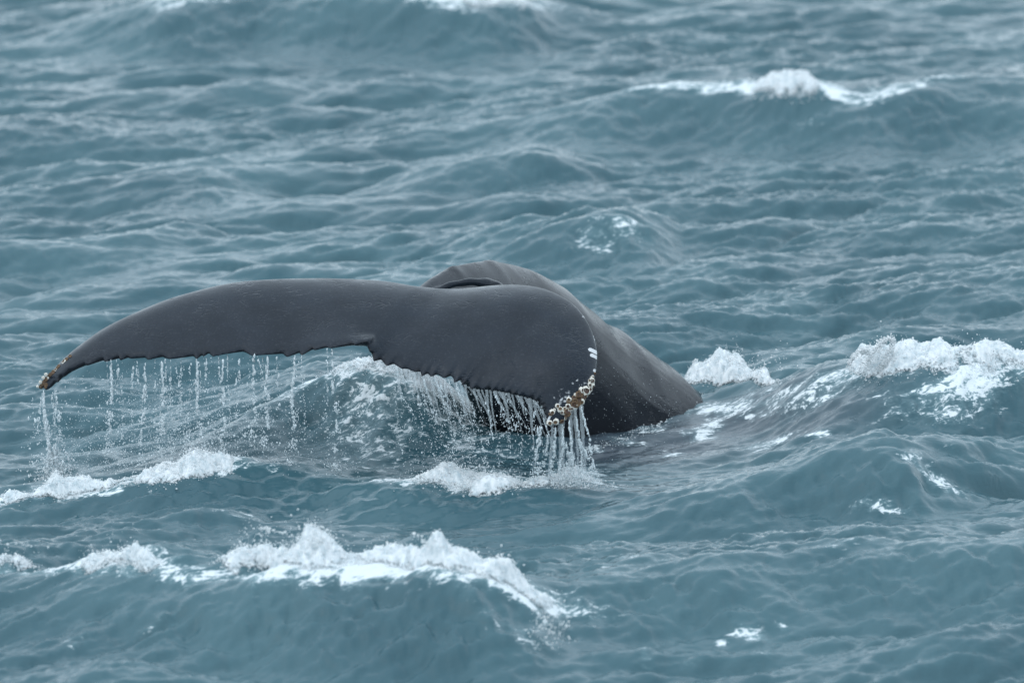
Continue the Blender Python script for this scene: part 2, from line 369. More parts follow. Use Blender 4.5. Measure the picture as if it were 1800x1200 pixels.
def skin_mat():
    m, n, l = new_mat('whale_skin')
    out = node(n, 'ShaderNodeOutputMaterial'); p = node(n, 'ShaderNodeBsdfPrincipled', IOR=1.33); p.inputs['Specular Tint'].default_value = (.82, .92, 1, 1); p.inputs['Coat Weight'].default_value = .15; p.inputs['Coat Roughness'].default_value = .10; p.inputs['Coat IOR'].default_value = 1.33
    sc = node(n, 'ShaderNodeAttribute', attribute_name='scar'); ed = node(n, 'ShaderNodeAttribute', attribute_name='rim')
    v = mapped(n, l, (1, 1, 1)); a = noise(n, l, v, 3.2, 5, .6); fine = noise(n, l, v, 60, 4, .6)
    col = mixc(n, l, maprange(n, l, a, .3, .7), (.005, .0085, .015), (.011, .016, .025))
    col = mixc(n, l, math_n(n, l, 'MULTIPLY', maprange(n, l, fine, .52, .74), .38), col, (.060, .067, .080))
    col = mixc(n, l, ed.outputs['Fac'], col, (.012, .012, .015))
    smask = maprange(n, l, math_n(n, l, 'ADD', sc.outputs['Fac'], math_n(n, l, 'MULTIPLY', math_n(n, l, 'SUBTRACT', noise(n, l, v, 45, 4, .7), .5), 1.3)), .42, .62)
    smask = math_n(n, l, 'MULTIPLY', smask, maprange(n, l, sc.outputs['Fac'], .05, .25))
    col = mixc(n, l, smask, col, (.62, .64, .66)); l.new(col, p.inputs['Base Color'])
    l.new(maprange(n, l, a, .35, .65, .36, .17), p.inputs['Roughness'])
    # short broken wrinkles, running across the tail
    vw = mapped(n, l, (6.5, 9.0, 28), (0, .25, 0)); 
    nd = n.new('ShaderNodeTexNoise'); l.new(v, nd.inputs['Vector']); nd.inputs['Scale'].default_value = 6
    vd = n.new('ShaderNodeVectorMath'); vd.operation = 'MULTIPLY_ADD'; l.new(nd.outputs['Color'], vd.inputs[0]); vd.inputs[1].default_value = (.9, .9, .9); l.new(vw, vd.inputs[2])
    vo = n.new('ShaderNodeTexVoronoi'); vo.feature = 'DISTANCE_TO_EDGE'; vo.inputs['Scale'].default_value = 1.5; l.new(vd.outputs[0], vo.inputs['Vector'])
    line = maprange(n, l, vo.outputs['Distance'], 0, .09, 1, 0)
    line = math_n(n, l, 'MULTIPLY', line, maprange(n, l, noise(n, l, v, 5.5, 3), .50, .64))
    ht = math_n(n, l, 'ADD', math_n(n, l, 'MULTIPLY', line, -1.0), math_n(n, l, 'MULTIPLY', fine, .22))
    vs2 = mapped(n, l, (9, 9, 60), (0, .5, 0)); st = noise(n, l, vs2, 1.2, 4, .6)
    ht = math_n(n, l, 'ADD', ht, math_n(n, l, 'MULTIPLY', st, .5))
    b = node(n, 'ShaderNodeBump', Strength=.6, Distance=.004); l.new(ht, b.inputs['Height']); l.new(b.outputs[0], p.inputs['Normal']); l.new(b.outputs[0], p.inputs['Coat Normal'])
    l.new(p.outputs[0], out.inputs['Surface']); return m

def plain(name, c1, c2, rough=.5, scale=60):
    m, n, l = new_mat(name); out = node(n, 'ShaderNodeOutputMaterial'); p = node(n, 'ShaderNodeBsdfPrincipled', Roughness=rough)
    f = noise(n, l, mapped(n, l, (1, 1, 1)), scale, 4, .6)
    l.new(mixc(n, l, maprange(n, l, f, .35, .65), c1, c2), p.inputs['Base Color']); l.new(p.outputs[0], out.inputs['Surface']); return m

M_SEA, M_FOAM, M_SKIN = sea_mat(), foam_mat(), skin_mat()
M_HEAP = foam_mat(True); M_SPRAY = foam_mat(False, True)
M_DROP = drop_mat('water_drops', .8); M_FILM = drop_mat('water_film', .22)
M_SHELL = plain('barnacle_shell', (.55, .52, .44), (.86, .84, .79), .6); M_BROWN = plain('barnacle_brown', (.06, .034, .020), (.20, .125, .065), .6)
M_MOUTH = plain('barnacle_mouth', (.03, .015, .01), (.09, .045, .03), .5)

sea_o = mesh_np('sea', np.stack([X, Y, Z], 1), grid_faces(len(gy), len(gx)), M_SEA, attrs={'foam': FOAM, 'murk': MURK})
tag(sea_o, kind='structure', label='choppy grey teal sea with rolling waves and streaks of foam')

# ------------------------------------------------------------------ the whale
Y0 = float(at_z(645, 872, 0)[1])
rng = np.random.default_rng(3)
LL = [(745,518,.95),(690,504,.97),(600,498,.98),(520,497,.97),(450,500,.95),(400,506,.93),(340,520,.89),(290,536,.85),(240,559,.8),(200,580,.74),(160,606,.68),(130,626,.62),(101,650,.55),(82,667,.5),(70,681,.46)]
LT = [(645,600,0),(610,606,.02),(560,613,.05),(510,624,.08),(440,621,.12),(372,622,.15),(345,627,.17),(280,629,.2),(230,629,.24),(183,633,.28),(150,640,.31),(125,650,.35),(108,662,.38),(95,675,.41),(80,688,.44)]
RL = [(745,518,.95),(790,519,.95),(840,515,.93),(880,510,.9),(915,509,.85),(950,513,.78),(982,524,.68),(1010,542,.56),(1029,565,.43),(1042,593,.3),(1048,621,.17),(1046,649,.05),(1040,677,-.06),(1026,703,-.15),(998,733,-.24),(975,748,-.3)]
RT_ = [(647,610,0),(660,631,0),(690,641,-.02),(720,651,-.04),(750,659,-.06),(785,663,-.08),(810,671,-.1),(835,682,-.13),(860,684,-.16),(885,688,-.18),(910,694,-.2),(935,700,-.23),(950,708,-.25),(958,722,-.27),(961,738,-.29),(963,748,-.3)]
NC = 420
def teeth(n, seed, lo, hi, a0, a1):
    r = np.random.default_rng(seed); out = np.zeros(n); i = 0
    while i < n:
        w_ = int(r.integers(lo, hi)); a = r.uniform(a0, a1) * (1.0 if r.random() > .25 else .3); k = min(w_, n - i)
        t = np.arange(k) / w_; out[i:i + k] = a * np.minimum(t * 1.3, np.maximum(1 - (t - .77) / .23, 0)) - a * .4; i += w_
    return out
lead = np.vstack([catmull(LL, NC)[::-1], catmull(RL, NC)[1:]]); trail = np.vstack([catmull(LT, NC)[::-1], catmull(RT_, NC)[1:]])
sspan = np.concatenate([np.linspace(-1, 0, NC), np.linspace(0, 1, NC)[1:]])
tooth = np.concatenate([teeth(NC, 4, 6, 32, 8, 17)[::-1], teeth(NC, 9, 6, 24, 7, 20)[1:]])
tooth *= sstep(0, .06, np.abs(sspan)) * (1 - sstep(.90, 1.0, np.abs(sspan)))
TN = 64; tt = np.linspace(0, 1, TN) ** 1.15
def on(P): return at_y(P[:, 0], P[:, 1], Y0 + P[:, 2])
Lw, Tw = on(lead), on(trail)
chord = Tw - Lw; cl = np.linalg.norm(chord, axis=1)[:, None]; cdir = chord / np.maximum(cl, 1e-4)
t3 = tt[None, :, None]
mid = Lw[:, None] + chord[:, None] * t3
ab = np.abs(sspan)
camber = (.04 + .075 * sstep(-.05, .45, sspan) * (1 - .6 * sstep(.7, 1, sspan))) * np.minimum(1, cl[:, 0] / .5)
mid[:, :, 2] += camber[:, None] * np.sin(np.pi * tt)[None, :] 
mid[:, :, 2] -= (.06 * np.exp(-(sspan / .10) ** 2))[:, None] * (tt ** 1.5 * (1 - tt) * 4)[None, :]
def span_smooth(Mx, k):
    kern = np.hanning(2 * k + 3); kern /= kern.sum(); pad = np.pad(Mx, ((k + 1, k + 1), (0, 0), (0, 0)), 'edge')
    return np.stack([np.stack([np.convolve(pad[:, j, a_], kern, 'valid') for a_ in range(3)], 1) for j in range(Mx.shape[1])], 1)
wt = (sstep(0, .12, tt) * (1 - sstep(.80, 1, tt)))[None, :, None]
wide = (np.exp(-(sspan / .16) ** 2))[:, None, None]
m1, m2 = span_smooth(mid, 24), span_smooth(mid, 70)
mid = mid + ((m1 * (1 - wide) + m2 * wide) - mid) * wt
smooth_mid = mid.copy()
mid = mid + cdir[:, None] * (tooth / 225)[:, None, None] * t3 ** 22
du = np.gradient(smooth_mid, axis=0); dv = np.gradient(smooth_mid, axis=1); nm = np.cross(dv, du); nm /= np.maximum(np.linalg.norm(nm, axis=2, keepdims=True), 1e-6)
nm *= np.sign(nm[:, :, 2:3].mean() if True else 1)
kk = np.ones(9) / 9
for _ in range(2):
    for ax in range(3): nm[:, :, ax] = np.apply_along_axis(lambda r: np.convolve(np.pad(r, 4, 'edge'), kk, 'valid'), 0, nm[:, :, ax])
nm /= np.linalg.norm(nm, axis=2, keepdims=True)
Tm = (.20 - .13 * ab ** .8) * np.minimum(1, cl[:, 0] / .45)
prof = 2.6 * np.sqrt(tt) * (1 - tt) ** 1.15
endr = np.sqrt(np.clip(1 - tt, 0, .06) / .06) * np.sqrt(np.clip(tt, 0, .02) / .02)
th = Tm[:, None] * prof[None] * .5 + (.020 * np.minimum(1, cl[:, 0] / .2) + .004)[:, None] * endr[None]
th[0] *= .3; th[-1] *= .3
top = mid + nm * (th * .9)[:, :, None]; bot = mid - nm * (th * 1.1)[:, :, None]
nC = len(sspan)
V = [top.reshape(-1, 3), bot.reshape(-1, 3)]
g = grid_faces(nC, TN); o2 = nC * TN
F = [g, g[:, ::-1] + o2]
def strip(a, b): return np.stack([a[:-1], a[1:], b[1:], b[:-1]], 1)
ii = np.arange(nC) * TN
F += [strip(ii + o2, ii), strip(ii + TN - 1, ii + TN - 1 + o2)]
jj = np.arange(TN); F += [strip(jj, jj + o2), strip((nC - 1) * TN + jj + o2, (nC - 1) * TN + jj)]
nv = 2 * o2
# tail stock and back: ridge px, py, depth, half-width, height, sharpness of the keel
RG = [(720,532,.75,.10,.12,1.0),(742,508,1.0,.12,.26,1.0),(770,483,1.25,.15,.46,1.25),(800,468,1.45,.20,.76,1.4),(850,459,1.75,.30,1.16,1.5),(895,464,2.0,.40,1.55,1.5),(940,477,2.2,.48,1.95,1.45),(985,504,2.4,.56,2.2,1.4),(1015,529,2.55,.62,2.4,1.35),(1050,559,2.75,.68,2.55,1.3),(1085,582,2.95,.74,2.65,1.25),(1120,606,3.15,.80,2.7,1.2),(1160,640,3.35,.86,2.7,1.1),(1190,668,3.5,.92,2.7,1.05),(1225,697,3.65,.96,2.7,1),(1290,740,4.1,1.02,2.6,1),(1400,800,4.9,1.06,2.4,1)]
RGs = catmull(RG, 220); RGs[:, 2] += .62 * sstep(1.0, 2.6, RGs[:, 2])
bump = 3.0 * np.exp(-((RGs[:, 0] - 985) / 14) ** 2) + 4 * np.exp(-((RGs[:, 0] - 1083) / 13) ** 2) + 4 * np.exp(-((RGs[:, 0] - 1157) / 12) ** 2) + 2.5 * np.exp(-((RGs[:, 0] - 795) / 7) ** 2) + 2 * np.exp(-((RGs[:, 0] - 862) / 10) ** 2) + 2.5 * np.exp(-((RGs[:, 0] - 1030) / 12) ** 2)
knob = bump + np.convolve(np.random.default_rng(5).normal(0, 1, 220), np.hanning(9) / 4, 'same') * .8 * sstep(0, .2, np.linspace(0, 1, 220))
rw = at_y(RGs[:, 0], RGs[:, 1], Y0 + RGs[:, 2])
tg = np.gradient(rw, axis=0); hd = np.arctan2(tg[:, 0], tg[:, 1]); hd = np.convolve(np.pad(hd, 15, 'edge'), np.ones(31) / 31, 'valid')
NS = 72; thv = np.linspace(0, 2 * math.pi, NS, endpoint=False)
lat = np.sin(thv)[None]; sgn = np.sign(lat); pw = RGs[:, 5:6]
upper = np.cos(thv)[None] > 0
lt = sgn * np.where(upper, np.abs(lat) ** pw, np.abs(lat)) * RGs[:, 3:4]
dz = -(1 - np.cos(thv))[None] / 2 * RGs[:, 4:5]
R2 = np.stack([np.cos(hd), -np.sin(hd)], 1)
PV = np.zeros((len(rw), NS, 3)); PV[:, :, 0] = rw[:, 0:1] + lt * R2[:, 0:1]; PV[:, :, 1] = rw[:, 1:2] + lt * R2[:, 1:2]; PV[:, :, 2] = rw[:, 2:3] + dz + (knob / 222)[:, None] * ((1 + np.cos(thv)) / 2)[None] ** 9
# grooves along the flank
uu = np.linspace(0, 1, len(rw))[:, None]
gro = .008 * np.sin(thv[None] * 15 + 1.2 * np.sin(uu * 9)) * sstep(.35, .6, uu) * (sgn > 0) * sstep(.5, 1.0, thv[None])
PV[:, :, 0] += gro * R2[:, 0:1]; PV[:, :, 1] += gro * R2[:, 1:2]
n1 = len(rw); fi = []
for i in range(n1 - 1):
    a_ = i * NS + np.arange(NS); b_ = i * NS + (np.arange(NS) + 1) % NS
    fi.append(np.stack([a_, a_ + NS, b_ + NS, b_], 1))
fi = np.vstack(fi) + nv
V.append(PV.reshape(-1, 3)); F.append(fi); base = nv + n1 * NS
capc = [PV[0].mean(0), PV[-1].mean(0)]; V.append(np.array(capc))
tri = []
for k in range(NS):
    tri.append((nv + k, nv + (k + 1) % NS, base, base)); tri.append((nv + (n1 - 1) * NS + (k + 1) % NS, nv + (n1 - 1) * NS + k, base + 1, base + 1))
nv = base + 2
# fold of skin where the tail stock meets the flukes
fold = catmull([(730,514,.90,.012),(760,505,1.02,.024),(795,494,1.14,.032),(835,489,1.24,.036),(872,494,1.32,.034),(905,508,1.36,.02)], 60)
fn_ = np.convolve(np.random.default_rng(12).normal(0, 1, 60), np.hanning(9) / 3, 'same'); fold[:, 1] += fn_ * 1.6; fold[:, 3] *= (1 + .28 * fn_[::-1]).clip(.5, 1.5)
fw = at_y(fold[:, 0], fold[:, 1] + 7, Y0 + fold[:, 2]); tq = np.linspace(0, 2 * math.pi, 16, endpoint=False)
FV = np.zeros((60, 16, 3)); FV[:] = fw[:, None]; FV[:, :, 2] += np.cos(tq)[None] * fold[:, 3:4]; FV[:, :, 1] -= np.sin(tq)[None] * fold[:, 3:4] * 1.3
V.append(FV.reshape(-1, 3)); ff_ = []
for i in range(59):
    a_ = i * 16 + np.arange(16); b_ = i * 16 + (np.arange(16) + 1) % 16; ff_.append(np.stack([a_, b_, b_ + 16, a_ + 16], 1))
F.append(np.vstack(ff_) + nv)
V.append(fw[[0, -1]]); cb = nv + 960
for k in range(16):
    tri.append((nv + (k + 1) % 16, nv + k, cb, cb)); tri.append((nv + 59 * 16 + k, nv + 59 * 16 + (k + 1) % 16, cb + 1, cb + 1))
faces = [tuple(int(q) for q in f) for f in np.vstack(F)] + [tuple(int(q) for q in f[:3]) for f in tri]
me = bpy.data.meshes.new('whale_raw'); me.from_pydata(np.vstack(V).tolist(), [], faces)
bm = bmesh.new(); bm.from_mesh(me); bmesh.ops.remove_doubles(bm, verts=bm.verts, dist=1e-5); bmesh.ops.recalc_face_normals(bm, faces=bm.faces); bm.to_mesh(me); bm.free()
raw = bpy.data.objects.new('whale_raw', me); COL.objects.link(raw)
rm = raw.modifiers.new('r', 'REMESH'); rm.mode = 'VOXEL'; rm.voxel_size = .0095; rm.use_smooth_shade = True
dg = bpy.context.evaluated_depsgraph_get(); bme = bpy.data.meshes.new_from_object(raw.evaluated_get(dg)); bpy.data.objects.remove(raw)
bv = np.zeros(len(bme.vertices) * 3, np.float32); bme.vertices.foreach_get('co', bv); bv = bv.reshape(-1, 3).astype(float)
be = np.zeros(len(bme.edges) * 2, np.int32); bme.edges.foreach_get('vertices', be); be = be.reshape(-1, 2)
deg = np.bincount(be.ravel(), minlength=len(bv)).astype(float)
px_, py_ = project(bv)
jun = np.exp(-((px_ - 770) / 70) ** 2 - ((py_ - 515) / 26) ** 2)
body_w = sstep(1040, 1090, px_)
for it in range(26):
    acc = np.zeros_like(bv)
    for ax in range(3):
        acc[:, ax] = np.bincount(be[:, 0], bv[be[:, 1], ax], len(bv)) + np.bincount(be[:, 1], bv[be[:, 0], ax], len(bv))
    av = acc / np.maximum(deg, 1)[:, None]
    wgt = np.clip(jun * .4, 0, .5) if it >= 3 else np.full(len(bv), .3)
    bv += (av - bv) * wgt[:, None]

# the whale's empty stands at the water beneath the tail
wx, wy = float(at_z(900, 800, 0)[0]), float(at_z(900, 800, 0)[1])
whale = bpy.data.objects.new('humpback_whale', None); COL.objects.link(whale); whale.location = (wx, wy, 0)
tag(whale, 'dark grey humpback whale diving with its dripping tail flukes spread above the water', 'whale')
loc = np.array([wx, wy, 0])
bme.vertices.foreach_set('co', (bv - loc).astype(np.float32).ravel()); bme.name = 'body'; bme.materials.clear(); bme.materials.append(M_SKIN); bme.update()
# scars (pale marks of the skin) , the black rim of the trailing edge and a darker tail stock
nrm = np.zeros(len(bv) * 3, np.float32); bme.vertices.foreach_get('normal', nrm); nrm = nrm.reshape(-1, 3)
facing = ((bv - CAM) * nrm).sum(1) < 0
scar = np.zeros(len(bv)); isf = bv[:, 1] < Y0 + .75
def dash(x0, y0, x1, y1, r, s):
    global scar
    dx, dy = x1 - x0, y1 - y0; L2 = dx * dx + dy * dy + 1e-6
    t = np.clip(((px_ - x0) * dx + (py_ - y0) * dy) / L2, 0, 1); dd = np.hypot(px_ - x0 - t * dx, py_ - y0 - t * dy)
    scar = np.maximum(scar, np.where(isf & facing, s * np.exp(-(dd / r) ** 4), 0))
for q in [(1037,614,1050,620,3.2,1.2),(1040,624,1051,629,3,1.2),(1045,651,1050,653,2.6,1.2),(1024,556,1033,560,1.6,.62),(1033,561,1041,575,1.6,.6),(1041,580,1047,600,1.6,.55),(978,696,990,684,9,.36),(980,708,996,690,7,.36),(1008,672,1014,668,4,.5),(1020,678,1032,672,5,.42),(990,700,1003,688,5,.38),(983,712,988,700,4,.5),(960,744,968,730,1.8,1.2),(992,706,1000,698,4,.5)]: dash(*q)
trpx, trpy = trail[:, 0], trail[:, 1] + tooth
rim = np.zeros(len(bv)); fl = bv[:, 1] < Y0 + .6
for k in range(0, len(trpx), 2): rim[fl] = np.maximum(rim[fl], np.exp(-(np.hypot(px_[fl] - trpx[k], py_[fl] - trpy[k] - 4) / 5.5) ** 4) * .95)
rim = np.maximum(rim, .75 * sstep(.95, 1.6, bv[:, 1] - Y0) * (px_ > 700))  # same mask also darkens the tail stock
for an, av_ in (('scar', scar), ('rim', rim)):
    a_ = bme.attributes.new(an, 'FLOAT', 'POINT'); a_.data.foreach_set('value', av_.astype(np.float32))
body = bpy.data.objects.new('body', bme); COL.objects.link(body); body.parent = whale

# barnacles on the fluke edges: each one a part
bt = BVHTree.FromPolygons([tuple(v) for v in bv], [tuple(p.vertices) for p in bme.polygons])
def barnacle_mesh(name, prof_, mats, seed):
    r = random.Random(seed); me = bpy.data.meshes.new(name); n_ = 8; vs_, fs, mi = [], [], []
    for (rad, h) in prof_:
        for k in range(n_):
            a = 2 * math.pi * k / n_; rr = rad * (1 + r.uniform(-.14, .14)); vs_.append((rr * math.cos(a), rr * math.sin(a), h * (1 + r.uniform(-.1, .1))))
    vs_.append((0, 0, prof_[-1][1] - .05)); c_ = len(vs_) - 1
    for i in range(len(prof_) - 1):
        for k in range(n_): fs.append((i * n_ + k, i * n_ + (k + 1) % n_, (i + 1) * n_ + (k + 1) % n_, (i + 1) * n_ + k)); mi.append(0 if i < len(prof_) - 2 else 1)
    for k in range(n_): fs.append(((len(prof_) - 1) * n_ + k, (len(prof_) - 1) * n_ + (k + 1) % n_, c_)); mi.append(1)
    me.from_pydata(vs_, [], fs); [me.materials.append(q) for q in mats]; me.polygons.foreach_set('material_index', mi); me.polygons.foreach_set('use_smooth', [False] * len(fs)); me.update(); return me
PF = [(1.0, -.15), (.86, .45), (.56, .72), (.42, .42)]
PB = [(1.0, -.15), (.95, .5), (.7, .8), (.5, .55)]
BM = [barnacle_mesh('barnacle_pale', PF, (M_SHELL, M_MOUTH), 1), barnacle_mesh('barnacle_mixed', PF, (M_SHELL, M_BROWN), 2), barnacle_mesh('barnacle_brown', PB, (M_BROWN, M_MOUTH), 3), barnacle_mesh('barnacle_tan', PB, (M_BROWN, M_BROWN), 4)]
GOOSE = barnacle_mesh('goose_barnacle', [(.30, -.2), (.34, .9), (.62, 1.5), (.30, 2.2)], (M_BROWN, M_SHELL), 5)
camv = Vector(CAM); rr = random.Random(7)
def put_barnacle(px, py, r_px, kind):
    d = Vector(ray(px, py)).normalized(); hit, nn, _, _ = bt.ray_cast(camv, d)
    if hit is None or hit.y > Y0 + 1.2:
        p0 = Vector(at_y(px, py, Y0 + (.45 if px < 200 else -.1))); hit, nn, _, _ = bt.find_nearest(p0)
    nn = (nn - d * .5).normalized()
    o = bpy.data.objects.new('barnacle', GOOSE if kind == 9 else BM[kind]); COL.objects.link(o); o.parent = whale
    o.location = hit - Vector(loc); s_ = r_px / 225.0 * 1.25 * rr.uniform(.75, 1.25); nn = (nn + Vector((rr.uniform(-.35, .35), rr.uniform(-.2, .2), rr.uniform(-.35, .35)))).normalized()
    q = nn.to_track_quat('Z', 'Y'); o.rotation_mode = 'QUATERNION'
    from mathutils import Quaternion
    o.rotation_quaternion = q @ Quaternion((0, 0, 1), rr.uniform(0, 6)); hgt = .8 if kind != 9 else 1
    o.scale = (s_, s_, s_ * hgt)
# right fluke: x, y, radius in tenths of a pixel of the close view (origin 930,640)
for (x, y, r_, k) in [(1155,165,22,2),(1195,200,26,1),(1085,245,32,0),(1150,265,45,1),(1100,290,42,0),(1060,360,45,0),(1135,385,42,0),(1190,330,35,0),(1185,285,30,0),(1150,440,32,0),(1060,290,24,1),(1175,370,24,1),
    (990,470,62,0),(930,460,55,0),(1060,450,55,0),(1095,500,44,0),(1060,560,60,0),(1020,590,50,0),(905,490,42,2),(900,540,48,3),(960,560,50,2),(985,530,40,2),(860,540,40,2),(820,540,44,1),(790,590,38,2),(700,620,52,1),(740,650,42,2),(800,650,44,3),(870,640,46,2),(920,660,50,1),(850,700,42,3),(900,705,40,2),(780,700,40,2),(820,745,36,1),(690,660,30,3),
    (685,735,38,0),(625,780,40,1),(700,795,36,1),(755,775,40,0),(660,830,38,2),(720,840,36,2),(580,850,34,0),(545,790,36,1),(800,840,34,1),(750,890,36,1),(690,880,36,3),(650,900,30,2),(690,940,34,2),(640,950,28,1),(500,735,38,1),(410,840,42,1),(445,800,26,1),(365,1030,40,1),(470,1010,42,1),(575,1000,28,2),(620,985,24,2),(490,1110,34,1),(380,870,26,2),(610,850,30,0),(840,800,28,3),(960,610,38,0)]:
    put_barnacle(930 + x / 10, 640 + y / 10, r_ / 10, k)
# left tip, on the far side of the leading edge (origin 40,600)
for (x, y, r_, k) in [(780,205,30,1),(720,260,32,0),(680,290,26,1),(660,315,24,1),(580,390,32,0),(540,470,26,1),(505,510,30,1),(460,530,34,2),(410,515,34,1),(390,550,34,9),(440,560,28,3),(345,590,34,9),(390,610,30,1),(360,640,32,3),(330,620,30,2),(380,665,26,1),(300,690,34,1),(260,690,34,9),(215,715,36,9),(310,720,30,0),(280,750,28,1),(240,760,28,9),(265,800,26,3),(245,830,26,2),(345,745,22,1),(410,760,26,0),(400,800,18,0),(560,430,20,0)]:
    put_barnacle(40 + x / 10, 600 + y / 10, r_ / 10 * 1.1, k if k == 9 or rr.random() < .45 else 3)

# ------------------------------------------------------------------ foam mounds, spray and falling water
def ico(sub):
    b_ = bmesh.new(); bmesh.ops.create_icosphere(b_, subdivisions=sub, radius=1); v = np.array([q.co[:] for q in b_.verts]); f = np.array([[w_.index for w_ in q.verts] for q in b_.faces]); b_.free(); return v, f
ICO1, ICO2 = ico(1), ico(2)
def drops(name, P, Rad, mat, label, cat, stretch=None, seed=1, jitter=.25):
    Rad = Rad * .74
    r = np.random.default_rng(seed); Vs, Fs, off = [], [], 0
    stretch = np.ones(len(P)) if stretch is None else stretch
    big = Rad > .011
    for sel, (iv, if_) in ((~big, ICO1), (big, ICO2)):
        p, q, st = P[sel], Rad[sel], stretch[sel]
        if not len(p): continue
        sc = q[:, None] * (1 + jitter * r.standard_normal((len(p), 3))).clip(.45, 1.8); sc[:, 2] *= st
        lump = 1 + .16 * r.standard_normal((len(p), len(iv)))
        v = iv[None] * lump[:, :, None] * sc[:, None, :] + p[:, None, :]
        f = if_[None] + (np.arange(len(p)) * len(iv))[:, None, None] + off
        Vs.append(v.reshape(-1, 3)); Fs.append(f.reshape(-1, 3)); off += len(p) * len(iv)
    o = mesh_np(name, np.vstack(Vs), np.vstack(Fs), mat); tag(o, label, cat, 'stuff'); return o

def mound(name, line, depth, label, seed, step=.0075, front=.5, spray=400, clump=1000):
    """Foam heaped along a crest. line: px, py of the foam's foot, height in px, half-depth factor."""
    L = np.array(line, float)
    q = hit_sea(L[:, 0], L[:, 1])
    # no jumps between neighbouring feet of one crest
    q[:, 1] = np.clip(q[:, 1], np.median(q[:, 1]) - 1.4, np.median(q[:, 1]) + 1.4)
    if len(q) > 4: q[1:-1, 1] = np.median(np.stack([q[:-2, 1], q[1:-1, 1], q[2:, 1]]), 0)
    xs = np.arange(q[:, 0].min(), q[:, 0].max(), step); o = np.argsort(q[:, 0])
    yc = np.interp(xs, q[o, 0], q[o, 1]); H = np.interp(xs, q[o, 0], L[o, 2]) / 222 * 1.1; W = np.interp(xs, q[o, 0], L[o, 3]) * depth
    vv = np.linspace(-1.2, 1.2, 46)
    Xg = np.repeat(xs[None], len(vv), 0); Yg = yc[None] + (vv[:, None] + .8) * W[None]
    ed_ = np.minimum(np.arange(len(xs)), np.arange(len(xs))[::-1]) * step; fade = sstep(0, min(.22, .25 * (xs[-1] - xs[0])), ed_)[None]
    nz = T_H.flat(Xg + seed * 1.7, Yg * .6 + seed); nz2 = T_F.flat(Xg * 1.3 + seed, Yg * .8 + 5); nz0 = T_H.flat(Xg * .4 + seed * .37, Yg * .2)
    edge_n = .16 * T_H.flat(Xg * .8 + 3.3 * seed, Yg * .8 + 1.1) + .09 * T_F.flat(Xg * .8, Yg * .8)
    env = np.clip(1 - (np.abs(vv[:, None]) + .12 + .8 * (1 - fade) + edge_n).clip(0, 3) ** 2, 0, 1)
    env = np.where(vv[:, None] < 0, env ** 1.25, env ** .7)
    T = H[None] * fade * env * (.72 + .20 * nz + .15 * nz0) + env * (.012 * nz2 + .010) - .012
    T = np.where(np.abs(vv[:, None]) >= 1.15, -.08, T)
    zs = sea(Xg.ravel(), Yg.ravel()).reshape(Xg.shape)
    Zg = zs + np.minimum(T, H[None] * 1.25 + .01)
    o_ = mesh_np(name, np.stack([Xg.ravel(), Yg.ravel(), Zg.ravel()], 1), grid_faces(len(vv), len(xs)), M_HEAP, attrs={'thick': T.ravel()})
    # keep only what stands out of the water
    keep = (T > -.02).ravel(); b_ = bmesh.new(); b_.from_mesh(o_.data); b_.verts.ensure_lookup_table()
    bmesh.ops.delete(b_, geom=[v for v, k in zip(b_.verts, keep) if not k], context='VERTS'); b_.to_mesh(o_.data); b_.free()
    tag(o_, label, 'foam', 'stuff')
    r = np.random.default_rng(seed + 50); w_ = H + .001; k = r.choice(len(xs), spray, p=w_ / w_.sum())
    spray_ = spray
    P = np.stack([xs[k] + r.normal(0, .02, spray), yc[k] + (.7 + r.normal(0, .4, spray)) * W[k], np.zeros(spray)], 1)
    P[:, 2] = sea(P[:, 0], P[:, 1]) + H[k] * np.abs(r.normal(.45, .45, spray))
    rad = r.lognormal(-5.75, .5, spray).clip(.0018, .012)
    # clumps of bubbles sitting all over the heap
    nb = int(clump * (xs[-1] - xs[0])); jx = r.choice(len(xs), nb, p=w_ / w_.sum()); iv = np.clip((r.normal(-.15, .42, nb) + 1.2) / 2.4 * (len(vv) - 1), 0, len(vv) - 1).astype(int)
    tz = T[iv, jx]; k = tz > -.02; jx, iv = jx[k], iv[k]
    Q = np.stack([Xg[iv, jx] + r.normal(0, .006, len(jx)), Yg[iv, jx] + r.normal(0, .01, len(jx)), Zg[iv, jx] + np.abs(r.normal(0, .014, len(jx))) * (H[jx] / .15).clip(.2, 1.5)], 1)
    return o_, np.vstack([P, Q]), np.concatenate([rad, r.lognormal(-5.5, .5, len(jx)).clip(.002, .012)])

SP, SR = [], []
def add_mound(*a, **k):
    o_, P, R_ = mound(*a, **k); return P, R_
front_P = [add_mound('breaker_foam', [(120,1012,0,.8),(150,1005,26,.8),(200,1005,32,1),(235,1003,26,1),(280,1008,8,.8),(300,1010,0,.6)], .17, 'small white foam cap on the left part of the nearest breaking wave', 1, spray=160),
 add_mound('breaker_foam', [(365,1012,4,.8),(405,1010,24,.8),(430,1002,46,1),(470,1000,46,1),(515,998,52,1.2),(550,998,58,1.2),(585,1000,40,1),(610,1004,18,.8),(660,1000,24,1),(720,998,30,1),(765,998,36,1),(800,1004,24,1),(850,1016,22,1),(885,1030,38,1),(915,1045,24,1),(945,1068,12,.9),(985,1078,16,.8),(1005,1085,0,.5)], .20, 'ragged white foam along the crest of the nearest breaking wave', 2, spray=900),
 add_mound('breaker_foam', [(-120,1005,6,.8),(0,1003,12,.8),(60,1003,9,.8),(90,1008,0,.6)], .15, 'thin foam at the left end of the nearest wave', 3, spray=80)]
